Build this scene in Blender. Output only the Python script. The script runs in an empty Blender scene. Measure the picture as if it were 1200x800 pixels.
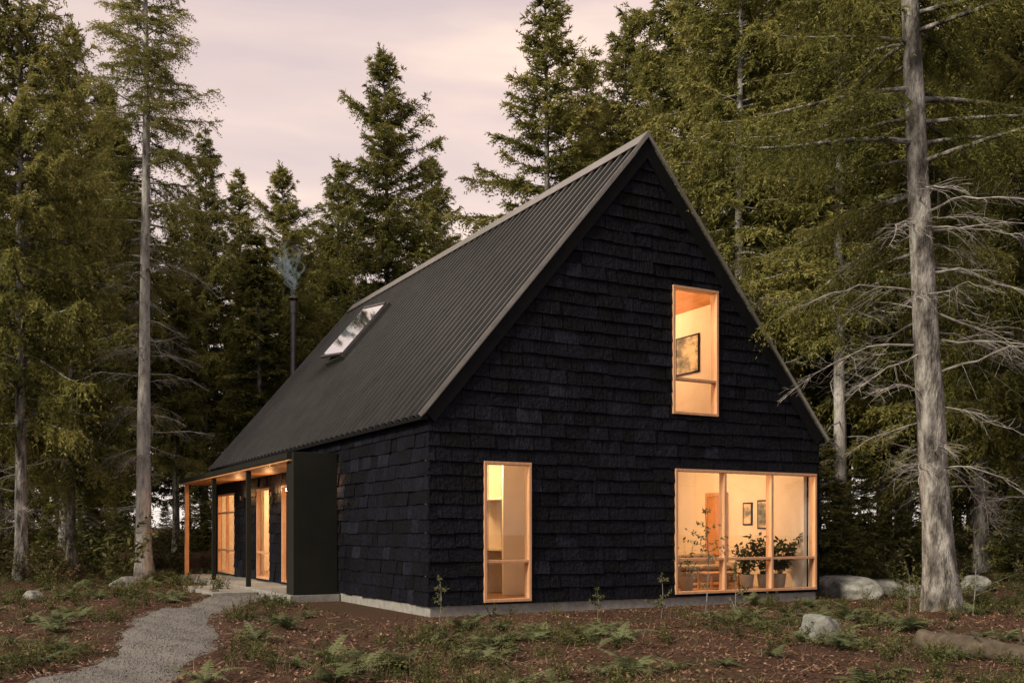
import bpy, math, random
import numpy as np
from mathutils import Vector, Matrix
rng=np.random.default_rng(7); random.seed(7)
scene=bpy.context.scene
F=1167.0; HOR=624.0; CAMH=1.6
ANG=math.atan(640/F)
Rv=np.array([math.cos(ANG),math.sin(ANG)]); Lv=np.array([-math.sin(ANG),math.cos(ANG)])
C0=np.array([-1.617,19.45])
W=10.4; LEN=18.8; EAVE=4.0; APEX=10.17; SL=(APEX-EAVE)/(W/2)
# ------------------------------------------------------------ materials
def newmat(name):
    m=bpy.data.materials.new(name); m.use_nodes=True
    nt=m.node_tree; b=nt.nodes['Principled BSDF']; return m,nt,b
def N(nt,t,**k):
    n=nt.nodes.new(t)
    for a,v in k.items(): setattr(n,a,v)
    return n
def ramp(nt,stops):
    r=N(nt,'ShaderNodeValToRGB'); e=r.color_ramp.elements
    e[0].position=stops[0][0]; e[1].position=stops[-1][0]
    for p,c in stops[1:-1]: e.new(p)
    for i,(p,c) in enumerate(stops):
        e[i].color=(*c,1) if len(c)==3 else c
    return r
def noisemat(name,stops,scale=5,rough=.8,bump=.0,bscale=30,detail=4,stretch=(1,1,1),coord='Object',metal=0,spec=.5,bdist=.02):
    m,nt,b=newmat(name); L=nt.links
    tc=N(nt,'ShaderNodeTexCoord'); mp=N(nt,'ShaderNodeMapping'); mp.inputs['Scale'].default_value=stretch
    L.new(tc.outputs[coord],mp.inputs[0])
    n=N(nt,'ShaderNodeTexNoise'); n.inputs['Scale'].default_value=scale; n.inputs['Detail'].default_value=detail; n.inputs['Roughness'].default_value=.65
    L.new(mp.outputs[0],n.inputs['Vector']); r=ramp(nt,stops); L.new(n.outputs['Fac'],r.inputs[0]); L.new(r.outputs[0],b.inputs['Base Color'])
    b.inputs['Roughness'].default_value=rough; b.inputs['Metallic'].default_value=metal; b.inputs['Specular IOR Level'].default_value=spec
    if bump>0:
        n2=N(nt,'ShaderNodeTexNoise'); n2.inputs['Scale'].default_value=bscale; n2.inputs['Detail'].default_value=4
        L.new(mp.outputs[0],n2.inputs['Vector']); bp=N(nt,'ShaderNodeBump'); bp.inputs['Strength'].default_value=bump; bp.inputs['Distance'].default_value=bdist
        L.new(n2.outputs['Fac'],bp.inputs['Height']); L.new(bp.outputs[0],b.inputs['Normal'])
    return m
def tintmat(name,stops,rough=.7,transl=.25,spec=.25):
    m,nt,b=newmat(name); L=nt.links
    at=N(nt,'ShaderNodeAttribute',attribute_name='tint'); oi=N(nt,'ShaderNodeObjectInfo')
    a2=N(nt,'ShaderNodeMath',operation='MULTIPLY_ADD'); L.new(oi.outputs['Random'],a2.inputs[0]); a2.inputs[1].default_value=.22; L.new(at.outputs['Fac'],a2.inputs[2])
    s=N(nt,'ShaderNodeMath',operation='SUBTRACT'); L.new(a2.outputs[0],s.inputs[0]); s.inputs[1].default_value=.11
    r=ramp(nt,stops); L.new(s.outputs[0],r.inputs[0])
    if transl>0:
        d=N(nt,'ShaderNodeBsdfDiffuse'); L.new(r.outputs[0],d.inputs[0])
        t=N(nt,'ShaderNodeBsdfTranslucent'); L.new(r.outputs[0],t.inputs[0]); mx=N(nt,'ShaderNodeMixShader'); mx.inputs[0].default_value=transl
        L.new(d.outputs[0],mx.inputs[1]); L.new(t.outputs[0],mx.inputs[2]); L.new(mx.outputs[0],nt.nodes['Material Output'].inputs[0]); nt.nodes.remove(b)
    else:
        L.new(r.outputs[0],b.inputs['Base Color']); b.inputs['Roughness'].default_value=rough; b.inputs['Specular IOR Level'].default_value=spec
    return m
M={}
M['bark']=noisemat('bark',[(.38,(.020,.018,.017)),(.47,(.10,.095,.09)),(.54,(.20,.195,.19)),(.66,(.38,.38,.37))],scale=1.7,rough=.9,bump=1,bscale=10,stretch=(2.4,2.4,.8),bdist=.06,detail=8)
M['bark_pale']=noisemat('bark_pale',[(.3,(.08,.075,.07)),(.43,(.30,.295,.29)),(.7,(.52,.52,.52))],scale=4,rough=.9,bump=.8,bscale=14,stretch=(2,2,.5),bdist=.03)
M['dead']=noisemat('dead_wood',[(.3,(.14,.13,.12)),(.7,(.36,.35,.34))],scale=6,rough=.9,detail=1)
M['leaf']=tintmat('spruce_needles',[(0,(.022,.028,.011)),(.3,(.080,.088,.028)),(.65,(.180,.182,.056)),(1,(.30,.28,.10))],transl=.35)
M['fern']=tintmat('fern_leaf',[(0,(.045,.060,.026)),(.5,(.120,.145,.072)),(1,(.22,.245,.135))],transl=.3)
M['weed']=tintmat('weed_leaf',[(0,(.030,.038,.015)),(.5,(.09,.105,.04)),(.8,(.15,.135,.065)),(1,(.21,.14,.11))],transl=.25)
M['litter']=tintmat('leaf_litter',[(0,(.030,.016,.011)),(.4,(.11,.058,.037)),(.75,(.21,.125,.08)),(1,(.34,.24,.17))],transl=.0)
def groundmat():
    m,nt,b=newmat('forest_floor'); L=nt.links
    tc=N(nt,'ShaderNodeTexCoord')
    def nz(s,d=6,r=.65):
        n=N(nt,'ShaderNodeTexNoise'); n.inputs['Scale'].default_value=s; n.inputs['Detail'].default_value=d; n.inputs['Roughness'].default_value=r; L.new(tc.outputs['Object'],n.inputs['Vector']); return n
    a=nz(22,5,.75); r1=ramp(nt,[(.3,(.026,.014,.010)),(.5,(.088,.049,.033)),(.68,(.17,.104,.072)),(.8,(.26,.18,.13))]); L.new(a.outputs['Fac'],r1.inputs[0])
    r2=ramp(nt,[(.35,(.022,.028,.010)),(.7,(.09,.10,.038))]); L.new(a.outputs['Fac'],r2.inputs[0])
    k=nz(.45,5,.7); rk=ramp(nt,[(.50,(0,0,0)),(.66,(.6,.6,.6))]); L.new(k.outputs['Fac'],rk.inputs[0])
    mx=N(nt,'ShaderNodeMix',data_type='RGBA'); L.new(rk.outputs[0],mx.inputs[0]); L.new(r1.outputs[0],mx.inputs[6]); L.new(r2.outputs[0],mx.inputs[7])
    L.new(mx.outputs[2],b.inputs['Base Color']); b.inputs['Roughness'].default_value=.95; b.inputs['Specular IOR Level'].default_value=.15
    v=nz(45,3,.8); bp=N(nt,'ShaderNodeBump'); bp.inputs['Strength'].default_value=1; bp.inputs['Distance'].default_value=.06; L.new(v.outputs['Fac'],bp.inputs['Height']); L.new(bp.outputs[0],b.inputs['Normal'])
    return m
M['ground']=groundmat()
M['gravel']=noisemat('gravel',[(.3,(.06,.057,.055)),(.5,(.15,.145,.14)),(.75,(.29,.28,.27))],scale=40,rough=.9,bump=1,bscale=60,detail=5,bdist=.03)
M['rock']=noisemat('rock',[(.3,(.05,.055,.045)),(.48,(.16,.17,.16)),(.7,(.34,.34,.33))],scale=3.5,rough=.9,bump=.8,bscale=9,detail=7,bdist=.05)
M['log']=noisemat('log_bark',[(.3,(.030,.024,.017)),(.55,(.075,.06,.043)),(.75,(.13,.11,.085))],scale=5,rough=.95,bump=.9,bscale=12,stretch=(1,1,1),bdist=.03)
def shinglemat():
    m,nt,b=newmat('black_shingle'); L=nt.links
    at=N(nt,'ShaderNodeAttribute',attribute_name='tint'); tc=N(nt,'ShaderNodeTexCoord')
    r=ramp(nt,[(0,(.0018,.0020,.0034)),(.5,(.0036,.0045,.0090)),(.8,(.0070,.0088,.0175)),(1,(.016,.018,.029))])
    mp=N(nt,'ShaderNodeMapping'); mp.inputs['Scale'].default_value=(9,9,1.8); L.new(tc.outputs['Object'],mp.inputs[0])
    n=N(nt,'ShaderNodeTexNoise'); n.inputs['Scale'].default_value=2.5; n.inputs['Detail'].default_value=5; n.inputs['Roughness'].default_value=.7; L.new(mp.outputs[0],n.inputs['Vector'])
    a=N(nt,'ShaderNodeMath',operation='MULTIPLY_ADD'); L.new(n.outputs['Fac'],a.inputs[0]); a.inputs[1].default_value=1.8; L.new(at.outputs['Fac'],a.inputs[2])
    s=N(nt,'ShaderNodeMath',operation='SUBTRACT'); L.new(a.outputs[0],s.inputs[0]); s.inputs[1].default_value=.9
    L.new(s.outputs[0],r.inputs[0]); L.new(r.outputs[0],b.inputs['Base Color'])
    n3=N(nt,'ShaderNodeTexNoise'); n3.inputs['Scale'].default_value=11; n3.inputs['Detail'].default_value=4; L.new(tc.outputs['Object'],n3.inputs['Vector'])
    mm=N(nt,'ShaderNodeMath',operation='ADD'); L.new(n.outputs['Fac'],mm.inputs[0]); L.new(n3.outputs['Fac'],mm.inputs[1])
    bp=N(nt,'ShaderNodeBump'); bp.inputs['Strength'].default_value=1; bp.inputs['Distance'].default_value=.05; L.new(mm.outputs[0],bp.inputs['Height']); L.new(bp.outputs[0],b.inputs['Normal'])
    b.inputs['Roughness'].default_value=.55; b.inputs['Specular IOR Level'].default_value=.09
    return m
M['shingle']=shinglemat()
M['black']=noisemat('black_backing',[(.3,(.004,.004,.006)),(.7,(.007,.007,.009))],rough=.8,spec=.1)
M['panel']=noisemat('dark_panel',[(.3,(.009,.010,.008)),(.7,(.014,.015,.012))],scale=1.2,rough=.6,bump=.1,spec=.2)
M['roof']=noisemat('roof_metal',[(.3,(.055,.058,.056)),(.7,(.085,.088,.085))],scale=1.3,rough=.33,metal=.65,bump=.05,bscale=3)
M['trim']=noisemat('metal_trim',[(.3,(.18,.18,.17)),(.7,(.28,.27,.26))],scale=3,rough=.4,metal=.6)
M['concrete']=noisemat('concrete',[(.3,(.16,.16,.16)),(.7,(.28,.28,.27))],scale=6,rough=.9,bump=.3)
M['wood']=noisemat('window_frame_wood',[(.3,(.42,.22,.12)),(.7,(.58,.34,.20))],scale=3,rough=.5,stretch=(6,6,.7))
M['soffit']=noisemat('cedar_boards',[(.3,(.38,.17,.07)),(.7,(.56,.29,.13))],scale=3,rough=.5,stretch=(6,.6,1))
M['plaster']=noisemat('interior_plaster',[(.3,(.68,.63,.56)),(.7,(.76,.71,.64))],scale=2,rough=.8)
M['floor']=noisemat('floor_boards',[(.3,(.25,.14,.07)),(.7,(.38,.22,.12))],scale=3,rough=.4,stretch=(6,.6,1))
M['fabric']=noisemat('fabric',[(.3,(.30,.24,.18)),(.7,(.4,.33,.26))],scale=8,rough=.95)
M['pot']=noisemat('ceramic',[(.3,(.25,.2,.16)),(.7,(.35,.3,.25))],rough=.5)
M['pipe']=noisemat('flue_metal',[(.3,(.06,.06,.062)),(.7,(.10,.10,.102))],rough=.4,metal=.7)
M['skyframe']=noisemat('skylight_frame',[(.3,(.06,.06,.06)),(.7,(.10,.10,.10))],rough=.35,metal=.6)
M['picture']=noisemat('painting',[(.35,(.05,.06,.05)),(.48,(.22,.22,.18)),(.6,(.6,.5,.35)),(.7,(.7,.65,.55))],scale=2.2,stretch=(1,1,1.6),rough=.6)
def glassmat():
    m=bpy.data.materials.new('window_glass'); m.use_nodes=True; nt=m.node_tree; nt.nodes.clear()
    o=N(nt,'ShaderNodeOutputMaterial'); t=N(nt,'ShaderNodeBsdfTransparent'); g=N(nt,'ShaderNodeBsdfGlossy'); g.inputs['Roughness'].default_value=.01
    lw=N(nt,'ShaderNodeLayerWeight'); lw.inputs[0].default_value=.5; pw=N(nt,'ShaderNodeMath',operation='POWER'); pw.inputs[1].default_value=4; nt.links.new(lw.outputs['Facing'],pw.inputs[0])
    ma=N(nt,'ShaderNodeMath',operation='MULTIPLY_ADD'); ma.inputs[1].default_value=.9; ma.inputs[2].default_value=.05; nt.links.new(pw.outputs[0],ma.inputs[0])
    mx=N(nt,'ShaderNodeMixShader')
    t.inputs[0].default_value=(.95,.97,.96,1)
    nt.links.new(ma.outputs[0],mx.inputs[0]); nt.links.new(t.outputs[0],mx.inputs[1]); nt.links.new(g.outputs[0],mx.inputs[2]); nt.links.new(mx.outputs[0],o.inputs[0]); return m
M['glass']=glassmat()
def skyglass():
    m,nt,b=newmat('skylight_glass'); b.inputs['Base Color'].default_value=(.85,.88,.9,1); b.inputs['Roughness'].default_value=.04; b.inputs['Metallic'].default_value=1
    return m
M['skyglass']=skyglass()
def smokemat():
    m=bpy.data.materials.new('smoke_wisp'); m.use_nodes=True; nt=m.node_tree; nt.nodes.clear(); o=N(nt,'ShaderNodeOutputMaterial'); t=N(nt,'ShaderNodeBsdfTransparent'); d=N(nt,'ShaderNodeBsdfDiffuse'); d.inputs[0].default_value=(.62,.82,.95,1); tr=N(nt,'ShaderNodeBsdfTranslucent'); tr.inputs[0].default_value=(.62,.82,.95,1)
    a=N(nt,'ShaderNodeMixShader'); nt.links.new(d.outputs[0],a.inputs[1]); nt.links.new(tr.outputs[0],a.inputs[2]); at=N(nt,'ShaderNodeAttribute',attribute_name='tint'); mx=N(nt,'ShaderNodeMixShader'); nt.links.new(at.outputs['Fac'],mx.inputs[0]); nt.links.new(t.outputs[0],mx.inputs[1]); nt.links.new(a.outputs[0],mx.inputs[2]); nt.links.new(mx.outputs[0],o.inputs[0]); return m
M['smoke']=smokemat()
def emat(name,col,st):
    m,nt,b=newmat(name); b.inputs['Emission Color'].default_value=(*col,1); b.inputs['Emission Strength'].default_value=st; return m
M['bulb']=emat('lamp_shade',(1,.62,.32),3)
# ------------------------------------------------------------ mesh helpers
def link(o,col=None):
    (col or scene.collection).objects.link(o); return o
def empty(name,loc=(0,0,0),rz=0):
    o=bpy.data.objects.new(name,None); o.location=loc; o.rotation_euler[2]=rz; return link(o)
class MB:
    def __init__(s): s.v=[];s.f=[];s.m=[];s.t=[]
    def quadbox(s,p,mi=0,t=.5):
        b=len(s.v); s.v+=p; s.t+=[t]*8
        for f in ((0,3,2,1),(4,5,6,7),(0,1,5,4),(1,2,6,5),(2,3,7,6),(3,0,4,7)): s.f.append([b+i for i in f]); s.m.append(mi)
    def box(s,x0,x1,y0,y1,z0,z1,mi=0,t=.5):
        s.quadbox([(x0,y0,z0),(x1,y0,z0),(x1,y1,z0),(x0,y1,z0),(x0,y0,z1),(x1,y0,z1),(x1,y1,z1),(x0,y1,z1)],mi,t)
    def prism(s,A,B,mi=0,t=.5):
        n=len(A); b=len(s.v); s.v+=list(A)+list(B); s.t+=[t]*(2*n)
        s.f.append([b+i for i in range(n)]); s.m.append(mi); s.f.append([b+n+i for i in reversed(range(n))]); s.m.append(mi)
        for i in range(n):
            j=(i+1)%n; s.f.append([b+i,b+n+i,b+n+j,b+j]); s.m.append(mi)
    def make(s,name,mats,parent=None,bevel=0,smooth=False,col=None,fixn=True):
        me=bpy.data.meshes.new(name); me.from_pydata([tuple(map(float,p)) for p in s.v],[],s.f); 
        for m in mats: me.materials.append(M[m])
        me.polygons.foreach_set('material_index',s.m)
        a=me.attributes.new('tint','FLOAT','POINT'); a.data.foreach_set('value',s.t)
        if fixn:
            import bmesh
            bm=bmesh.new(); bm.from_mesh(me); bmesh.ops.recalc_face_normals(bm,faces=bm.faces); bm.to_mesh(me); bm.free()
        if smooth: me.polygons.foreach_set('use_smooth',[True]*len(me.polygons))
        o=bpy.data.objects.new(name,me); link(o,col)
        if parent: o.parent=parent
        if bevel:
            bv=o.modifiers.new('b','BEVEL'); bv.width=bevel; bv.segments=2; bv.limit_method='ANGLE'
        return o
class TM:
    def __init__(s): s.V=[];s.F=[];s.M=[];s.T=[];s.n=0
    def add(s,V,Fc,mi=0,t=.5):
        V=np.asarray(V,float).reshape(-1,3); Fc=np.asarray(Fc,int).reshape(-1,3)
        s.V.append(V); s.F.append(Fc+s.n); s.n+=len(V)
        s.M.append(np.full(len(Fc),mi) if np.isscalar(mi) else np.asarray(mi)); s.T.append(np.full(len(V),t) if np.isscalar(t) else np.asarray(t).ravel())
    def tris(s,A,B,C,mi=0,t=.5):
        n=len(A); V=np.stack([A,B,C],1).reshape(-1,3)
        tt=t if np.isscalar(t) else np.repeat(t,3); s.add(V,np.arange(3*n).reshape(-1,3),mi,tt)
    def tube(s,P,r,k=6,mi=0,t=.5,wob=0):
        P=np.asarray(P,float); r=np.asarray(r,float); n=len(P)
        T=np.gradient(P,axis=0); T/=np.linalg.norm(T,axis=1,keepdims=True)+1e-9
        ref=np.array([1,0,0.]) if abs(T[:,0]).mean()<.7 else np.array([0,0,1.])
        U=np.cross(T,ref); U/=np.linalg.norm(U,axis=1,keepdims=True); Vv=np.cross(T,U)
        a=np.arange(k)/k*2*math.pi
        rr=r[:,None]*(1+wob*rng.uniform(-1,1,(n,k)))
        X=P[:,None]+rr[...,None]*(np.cos(a)[None,:,None]*U[:,None]+np.sin(a)[None,:,None]*Vv[:,None])
        i=np.arange(n-1)[:,None]*k; j=np.arange(k)[None]; j2=(j+1)%k
        a0=i+j;a1=i+j2;b0=a0+k;b1=a1+k
        Fc=np.concatenate([np.stack([a0,a1,b1],-1).reshape(-1,3),np.stack([a0,b1,b0],-1).reshape(-1,3)])
        s.add(X,Fc,mi,t)
    def arrays(s): return np.concatenate(s.V),np.concatenate(s.F),np.concatenate(s.M),np.concatenate(s.T)
    def mesh(s,name,mats,smooth_mat0=True):
        V,Fc,Mi,T=s.arrays(); me=bpy.data.meshes.new(name)
        me.vertices.add(len(V)); me.vertices.foreach_set('co',V.astype(np.float32).ravel())
        me.loops.add(3*len(Fc)); me.loops.foreach_set('vertex_index',Fc.astype(np.int32).ravel())
        me.polygons.add(len(Fc)); me.polygons.foreach_set('loop_start',(np.arange(len(Fc))*3).astype(np.int32))
        for m in mats: me.materials.append(M[m])
        me.polygons.foreach_set('material_index',Mi.astype(np.int32)); 
        me.polygons.foreach_set('use_smooth',((Mi==0)&smooth_mat0))
        me.update(calc_edges=True)
        a=me.attributes.new('tint','FLOAT','POINT'); a.data.foreach_set('value',T.astype(np.float32)); return me
def nrm(a): return a/(np.linalg.norm(a,axis=-1,keepdims=True)+1e-9)
def scatter(tpls,pts,scales,tm,tvar=.15,tilt=.1):
    for i,(x,y,z) in enumerate(pts):
        V,Fc,Mi,T=tpls[rng.integers(len(tpls))]; a=rng.uniform(0,6.28); c,s_=math.cos(a),math.sin(a)
        tx,ty=rng.normal(0,tilt,2)
        X=V*scales[i]; Y=np.stack([X[:,0]*c-X[:,1]*s_,X[:,0]*s_+X[:,1]*c,X[:,2]],1); Y[:,0]+=tx*Y[:,2]; Y[:,1]+=ty*Y[:,2]
        tm.add(Y+np.array([x,y,z]),Fc,Mi,T+rng.normal(0,tvar))
# ------------------------------------------------------------ terrain
def sstep(a,b,x):
    t=np.clip((x-a)/(b-a),0,1); return t*t*(3-2*t)
def houselocal(x,y):
    dx=x-C0[0]; dy=y-C0[1]; return dx*Rv[0]+dy*Rv[1], dx*Lv[0]+dy*Lv[1]
def hdist(x,y):
    r,s=houselocal(x,y); return np.hypot(np.maximum(np.maximum(-1.2-r,r-W),0),np.maximum(np.maximum(-s,s-LEN-.4),0))
PATH=np.array([(-4.2,2),(-4.3,7),(-4.55,10.6),(-4.85,13.7),(-5.75,16.8),(-6.75,20.0),(-6.9,23.0),(-6.85,26.6)])
def resample(P,n=80):
    t=np.linspace(0,len(P)-1,n); out=[]
    for u in t:
        i=min(int(u),len(P)-2); f=u-i; p0=P[max(i-1,0)];p1=P[i];p2=P[i+1];p3=P[min(i+2,len(P)-1)]
        out.append(.5*((2*p1)+(-p0+p2)*f+(2*p0-5*p1+4*p2-p3)*f*f+(-p0+3*p1-3*p2+p3)*f**3))
    return np.array(out)
PC=resample(PATH,90)
def pdist(x,y):
    x=np.asarray(x);y=np.asarray(y); return np.sqrt(np.min((x[...,None]-PC[:,0])**2+(y[...,None]-PC[:,1])**2,axis=-1))
def hgt(x,y):
    x=np.asarray(x,float);y=np.asarray(y,float)
    d=hdist(x,y)
    n=.05*np.sin(x*.9+1.3)*np.cos(y*.7)+.035*np.sin(x*2.1+y*1.7)+.02*np.sin(x*4.3-y*3.1+2)+.015*np.sin(x*7.1+y*6.3)
    n=n*sstep(0,1.5,d)*1.1-.02
    rise=.85*sstep(1.5,11,d)*sstep(22,38,y)+1.2*sstep(45,110,y)
    back=.3*sstep(0,-20,y)
    return n+rise+back-.03
xs=np.unique(np.concatenate([np.linspace(-500,-60,12),np.linspace(-60,-26,24),np.arange(-26,26,.22),np.linspace(26,60,24),np.linspace(60,500,12)]))
ys=np.unique(np.concatenate([np.linspace(-300,-20,8),np.linspace(-20,6,20),np.arange(6,48,.22),np.linspace(48,110,40),np.linspace(110,700,12)]))
X,Y=np.meshgrid(xs,ys); Z=hgt(X,Y)
pd=pdist(X,Y); Z=Z-.05*sstep(1.0,.5,pd)
V=np.stack([X,Y,Z],-1).reshape(-1,3); nx=len(xs); i=(np.arange(len(ys)-1)[:,None]*nx+np.arange(nx-1)[None]).ravel()
tm=TM(); tm.add(V,np.concatenate([np.stack([i,i+1,i+nx+1],1),np.stack([i,i+nx+1,i+nx],1)]))
link(bpy.data.objects.new('ground',tm.mesh('ground',['ground'])))
tm=TM(); T=nrm(np.gradient(PC,axis=0)); Np=np.stack([-T[:,1],T[:,0]],1); K=15; vv=[]
for k in range(K):
    o=(k/(K-1)*2-1); wv=.78+.10*np.sin(np.arange(90)*.55+o)+.06*np.sin(np.arange(90)*1.7)
    p=PC+Np*(o*wv)[:,None]; z=hgt(p[:,0],p[:,1])+.015-.085*abs(o)**4; vv.append(np.column_stack([p,z]))
vv=np.stack(vv,1).reshape(-1,3); i=(np.arange(89)[:,None]*K+np.arange(K-1)[None]).ravel()
tm.add(vv,np.concatenate([np.stack([i,i+1,i+K+1],1),np.stack([i,i+K+1,i+K],1)]))
oct_v=np.array([(1,0,0),(-1,0,0),(0,1,0),(0,-1,0),(0,0,1),(0,0,-1)],float); oct_f=np.array([(0,2,4),(2,1,4),(1,3,4),(3,0,4)])
for _ in range(8500):
    k=rng.integers(8,88); o=np.clip(rng.normal(0,.6),-1.35,1.35); p=PC[k]+Np[k]*o*.8+rng.normal(0,.08,2); sz=rng.uniform(.008,.024)
    tm.add(oct_v*sz*rng.uniform(.7,1.3,3)+np.array([p[0],p[1],hgt(*p)+.015-.05*min(abs(o),1)**3]),oct_f)
link(bpy.data.objects.new('gravel_path',tm.mesh('gravel_path',['gravel'],False)))
# ------------------------------------------------------------ trees
def foliage(tm,b,d,l,hang,K,bl,bw,tint,mi=1):
    m=len(b); v=np.linspace(.08,1,K)
    z=np.array([0,0,1.])
    P=b[:,None]+d[:,None]*(l[:,None]*v)[...,None]-z*(hang*l)[:,None,None]*(v**2)[None,:,None]
    Tn=nrm(d[:,None]-2*z*hang[:,None,None]*v[None,:,None])
    for side in (1,-1):
        pr=nrm(np.cross(Tn,nrm(np.array([0,0,1.])+rng.normal(0,.55,P.shape))))
        dr=nrm(Tn*.75+pr*side*.75+rng.normal(0,.18,P.shape))
        w=nrm(np.cross(dr,rng.normal(0,1,P.shape)))*(bw/2)
        L=(bl*(1.15-.55*v)[None,:]*rng.uniform(.7,1.3,P.shape[:2]))[...,None]
        keep=(rng.random(P.shape[:2])<np.clip(l[:,None]/.45,.35,1))
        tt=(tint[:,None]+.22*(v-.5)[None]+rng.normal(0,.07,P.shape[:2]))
        tm.tris((P-w)[keep],(P+w)[keep],(P+dr*L)[keep],mi,tt[keep])
    e=P[:,-1]; w=nrm(np.cross(d,rng.normal(0,1,d.shape)))*bw*.3
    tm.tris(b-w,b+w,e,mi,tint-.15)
def tree(name,H,tr,cs,Rm,seed,step=.33,per=5,bspace=.12,K=6,bl=.14,bw=.032,droop=.25,hangm=.8,dead=(0,0,0),lean=(0,0),prof=.8,elev=(-12,35),bark='bark',blmax=.75,sides=10,irr=.45,tintb=.45,lowdense=1.0,lump=.18,skip=None):
    global rng; rng=np.random.default_rng(seed)
    tm=TM()
    n=28; t=np.linspace(0,1,n); 
    px=lean[0]*t*H+.12*np.sin(t*5+seed)*t+.0; py=lean[1]*t*H+.1*np.cos(t*4+seed)*t
    P=np.stack([px,py,t*H-.3*(t==0)],1); r=tr*((1-t)**.85*.93+.02)+tr*.5*np.exp(-t*H/.5)
    tm.tube(P,r,sides,0,.5,.06)
    ax=lambda z:np.array([np.interp(z/H,t,px),np.interp(z/H,t,py),z])
    z=cs; phase=0
    secto=rng.uniform(.65,1.25,8)
    while z<H-.25:
        tt=(z-cs)/(H-cs); full=Rm*((1-tt)**prof)*min(1,.55+tt*3.5)
        lay=rng.uniform(.8,1.15)
        for k in range(per):
            az=phase+k*6.283/per+rng.normal(0,.25); zz=z+rng.uniform(-.5,.5)*step
            if zz>H-.2: continue
            if rng.random()<.10+(.25*(1-tt)**3)*lowdense: continue
            if skip and skip(az,zz): continue
            L=max(.22,lay*full*rng.uniform(1-irr,1.12)*(.8+.2*secto[int(az/6.283*8)%8]))
            lm=math.sin(az*2+zz*1.3+seed)*math.sin(zz*.9+az+seed*2)
            L*=1+lump*lm
            e=math.radians(elev[0]+(elev[1]-elev[0])*tt**1.3+rng.normal(0,7))
            u=np.linspace(0,1,7); h=np.array([math.cos(az),math.sin(az),0]); sd=np.array([-h[1],h[0],0])
            dr=droop*rng.uniform(.5,1.4)*(1-tt*.8)
            bend=rng.normal(0,.12)
            pt=lambda q:ax(zz)+h*(L*q)[:,None]*math.cos(e)+sd*(bend*L*q*q)[:,None]+np.array([0,0,1.])*(L*(math.sin(e)*q-dr*q*q+.6*dr*q**4))[:,None]
            br=.012+.011*L
            tm.tube(pt(u),br*(1-u*.85),4,0)
            nb=max(4,int(L/bspace)); q=np.sort(rng.uniform(.12,1,nb)); q=np.concatenate([q,q,[1]]); sg=np.concatenate([np.ones(nb),-np.ones(nb),[0]])
            q=np.clip(q+rng.normal(0,.02,len(q)),.05,1)
            b=pt(q); tan=nrm(pt(np.clip(q+.02,0,1.02))-pt(q-.02))
            d=nrm(tan*.75+sd*sg[:,None]*rng.uniform(.6,1.,len(q))[:,None]+rng.normal(0,.16,(len(q),3)))
            ll=np.minimum(blmax,(.18+.34*L*(1-q)**.7+.05*L))*rng.uniform(.65,1.2,len(q))
            hg=hangm*rng.uniform(.3,1.2,len(q))*(1-.6*tt)
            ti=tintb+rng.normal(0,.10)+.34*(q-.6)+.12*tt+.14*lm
            ti=np.broadcast_to(ti,q.shape).copy()
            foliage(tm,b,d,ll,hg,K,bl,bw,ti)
        phase+=rng.uniform(.4,1.1); z+=step*(1-.35*tt)
    foliage(tm,np.array([ax(H-.7)]),np.array([[0,0,1.]]),np.array([.9]),np.array([0.]),10,bl,bw,np.array([.6]))
    z0,z1,nd=dead
    for _ in range(nd):
        zz=rng.uniform(z0,z1); az=rng.uniform(0,6.283); L=rng.uniform(.45,1)*min(Rm*.9,3.2); h=np.array([math.cos(az),math.sin(az),0]); sd=np.array([-h[1],h[0],0])
        u=np.linspace(0,1,9); wob=np.cumsum(rng.normal(0,.018,(9,3)),0)*L
        wob[0]=0; e=rng.normal(.05,.15); dr=rng.uniform(.15,.45)
        Pp=ax(zz)+h*(L*u)[:,None]+np.array([0,0,1.])*(L*(e*u-dr*u*u))[:,None]+wob
        tm.tube(Pp,(.006+.006*L)*(1-u*.85)+.002,4,2)
        for k in range(int(6+L*5)):
            q=rng.uniform(.15,.98); c=np.array([np.interp(q,u,Pp[:,i]) for i in range(3)]); s_=rng.choice([-1,1]); l2=rng.uniform(.2,.5)*L*(1.1-q)+.12
            dd=nrm(h*.7+sd*s_*rng.uniform(.4,1)+np.array([0,0,rng.normal(-.2,.25)])); w=np.linspace(0,1,5)
            Q=c+dd*(l2*w)[:,None]-np.array([0,0,1.])*(l2*.3*w*w)[:,None]+np.cumsum(rng.normal(0,.02,(5,3)),0)*l2*(w>0)[:,None]
            tm.tube(Q,.005*(1-w*.75),3,2)
            for kk in range(2):
                j=rng.integers(1,4); d3=nrm(dd+rng.normal(0,.6,3)); tm.tube(np.stack([Q[j],Q[j]+d3*l2*.25,Q[j]+d3*l2*.45+rng.normal(0,.03,3)]),np.array([.003,.0025,.0015]),3,2)
    return tm.mesh(name,[bark,'leaf','dead'])
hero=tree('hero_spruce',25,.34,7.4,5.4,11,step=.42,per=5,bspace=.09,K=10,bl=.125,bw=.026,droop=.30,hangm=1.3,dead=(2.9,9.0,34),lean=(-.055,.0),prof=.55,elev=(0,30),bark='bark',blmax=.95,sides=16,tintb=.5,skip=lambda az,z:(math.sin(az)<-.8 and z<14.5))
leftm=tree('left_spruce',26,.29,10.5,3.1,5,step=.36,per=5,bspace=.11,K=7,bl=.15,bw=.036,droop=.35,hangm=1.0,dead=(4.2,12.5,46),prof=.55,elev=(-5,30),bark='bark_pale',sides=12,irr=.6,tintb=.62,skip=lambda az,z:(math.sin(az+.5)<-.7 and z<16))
kw=dict(K=6,bspace=.13,bl=.21,bw=.058)
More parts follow.
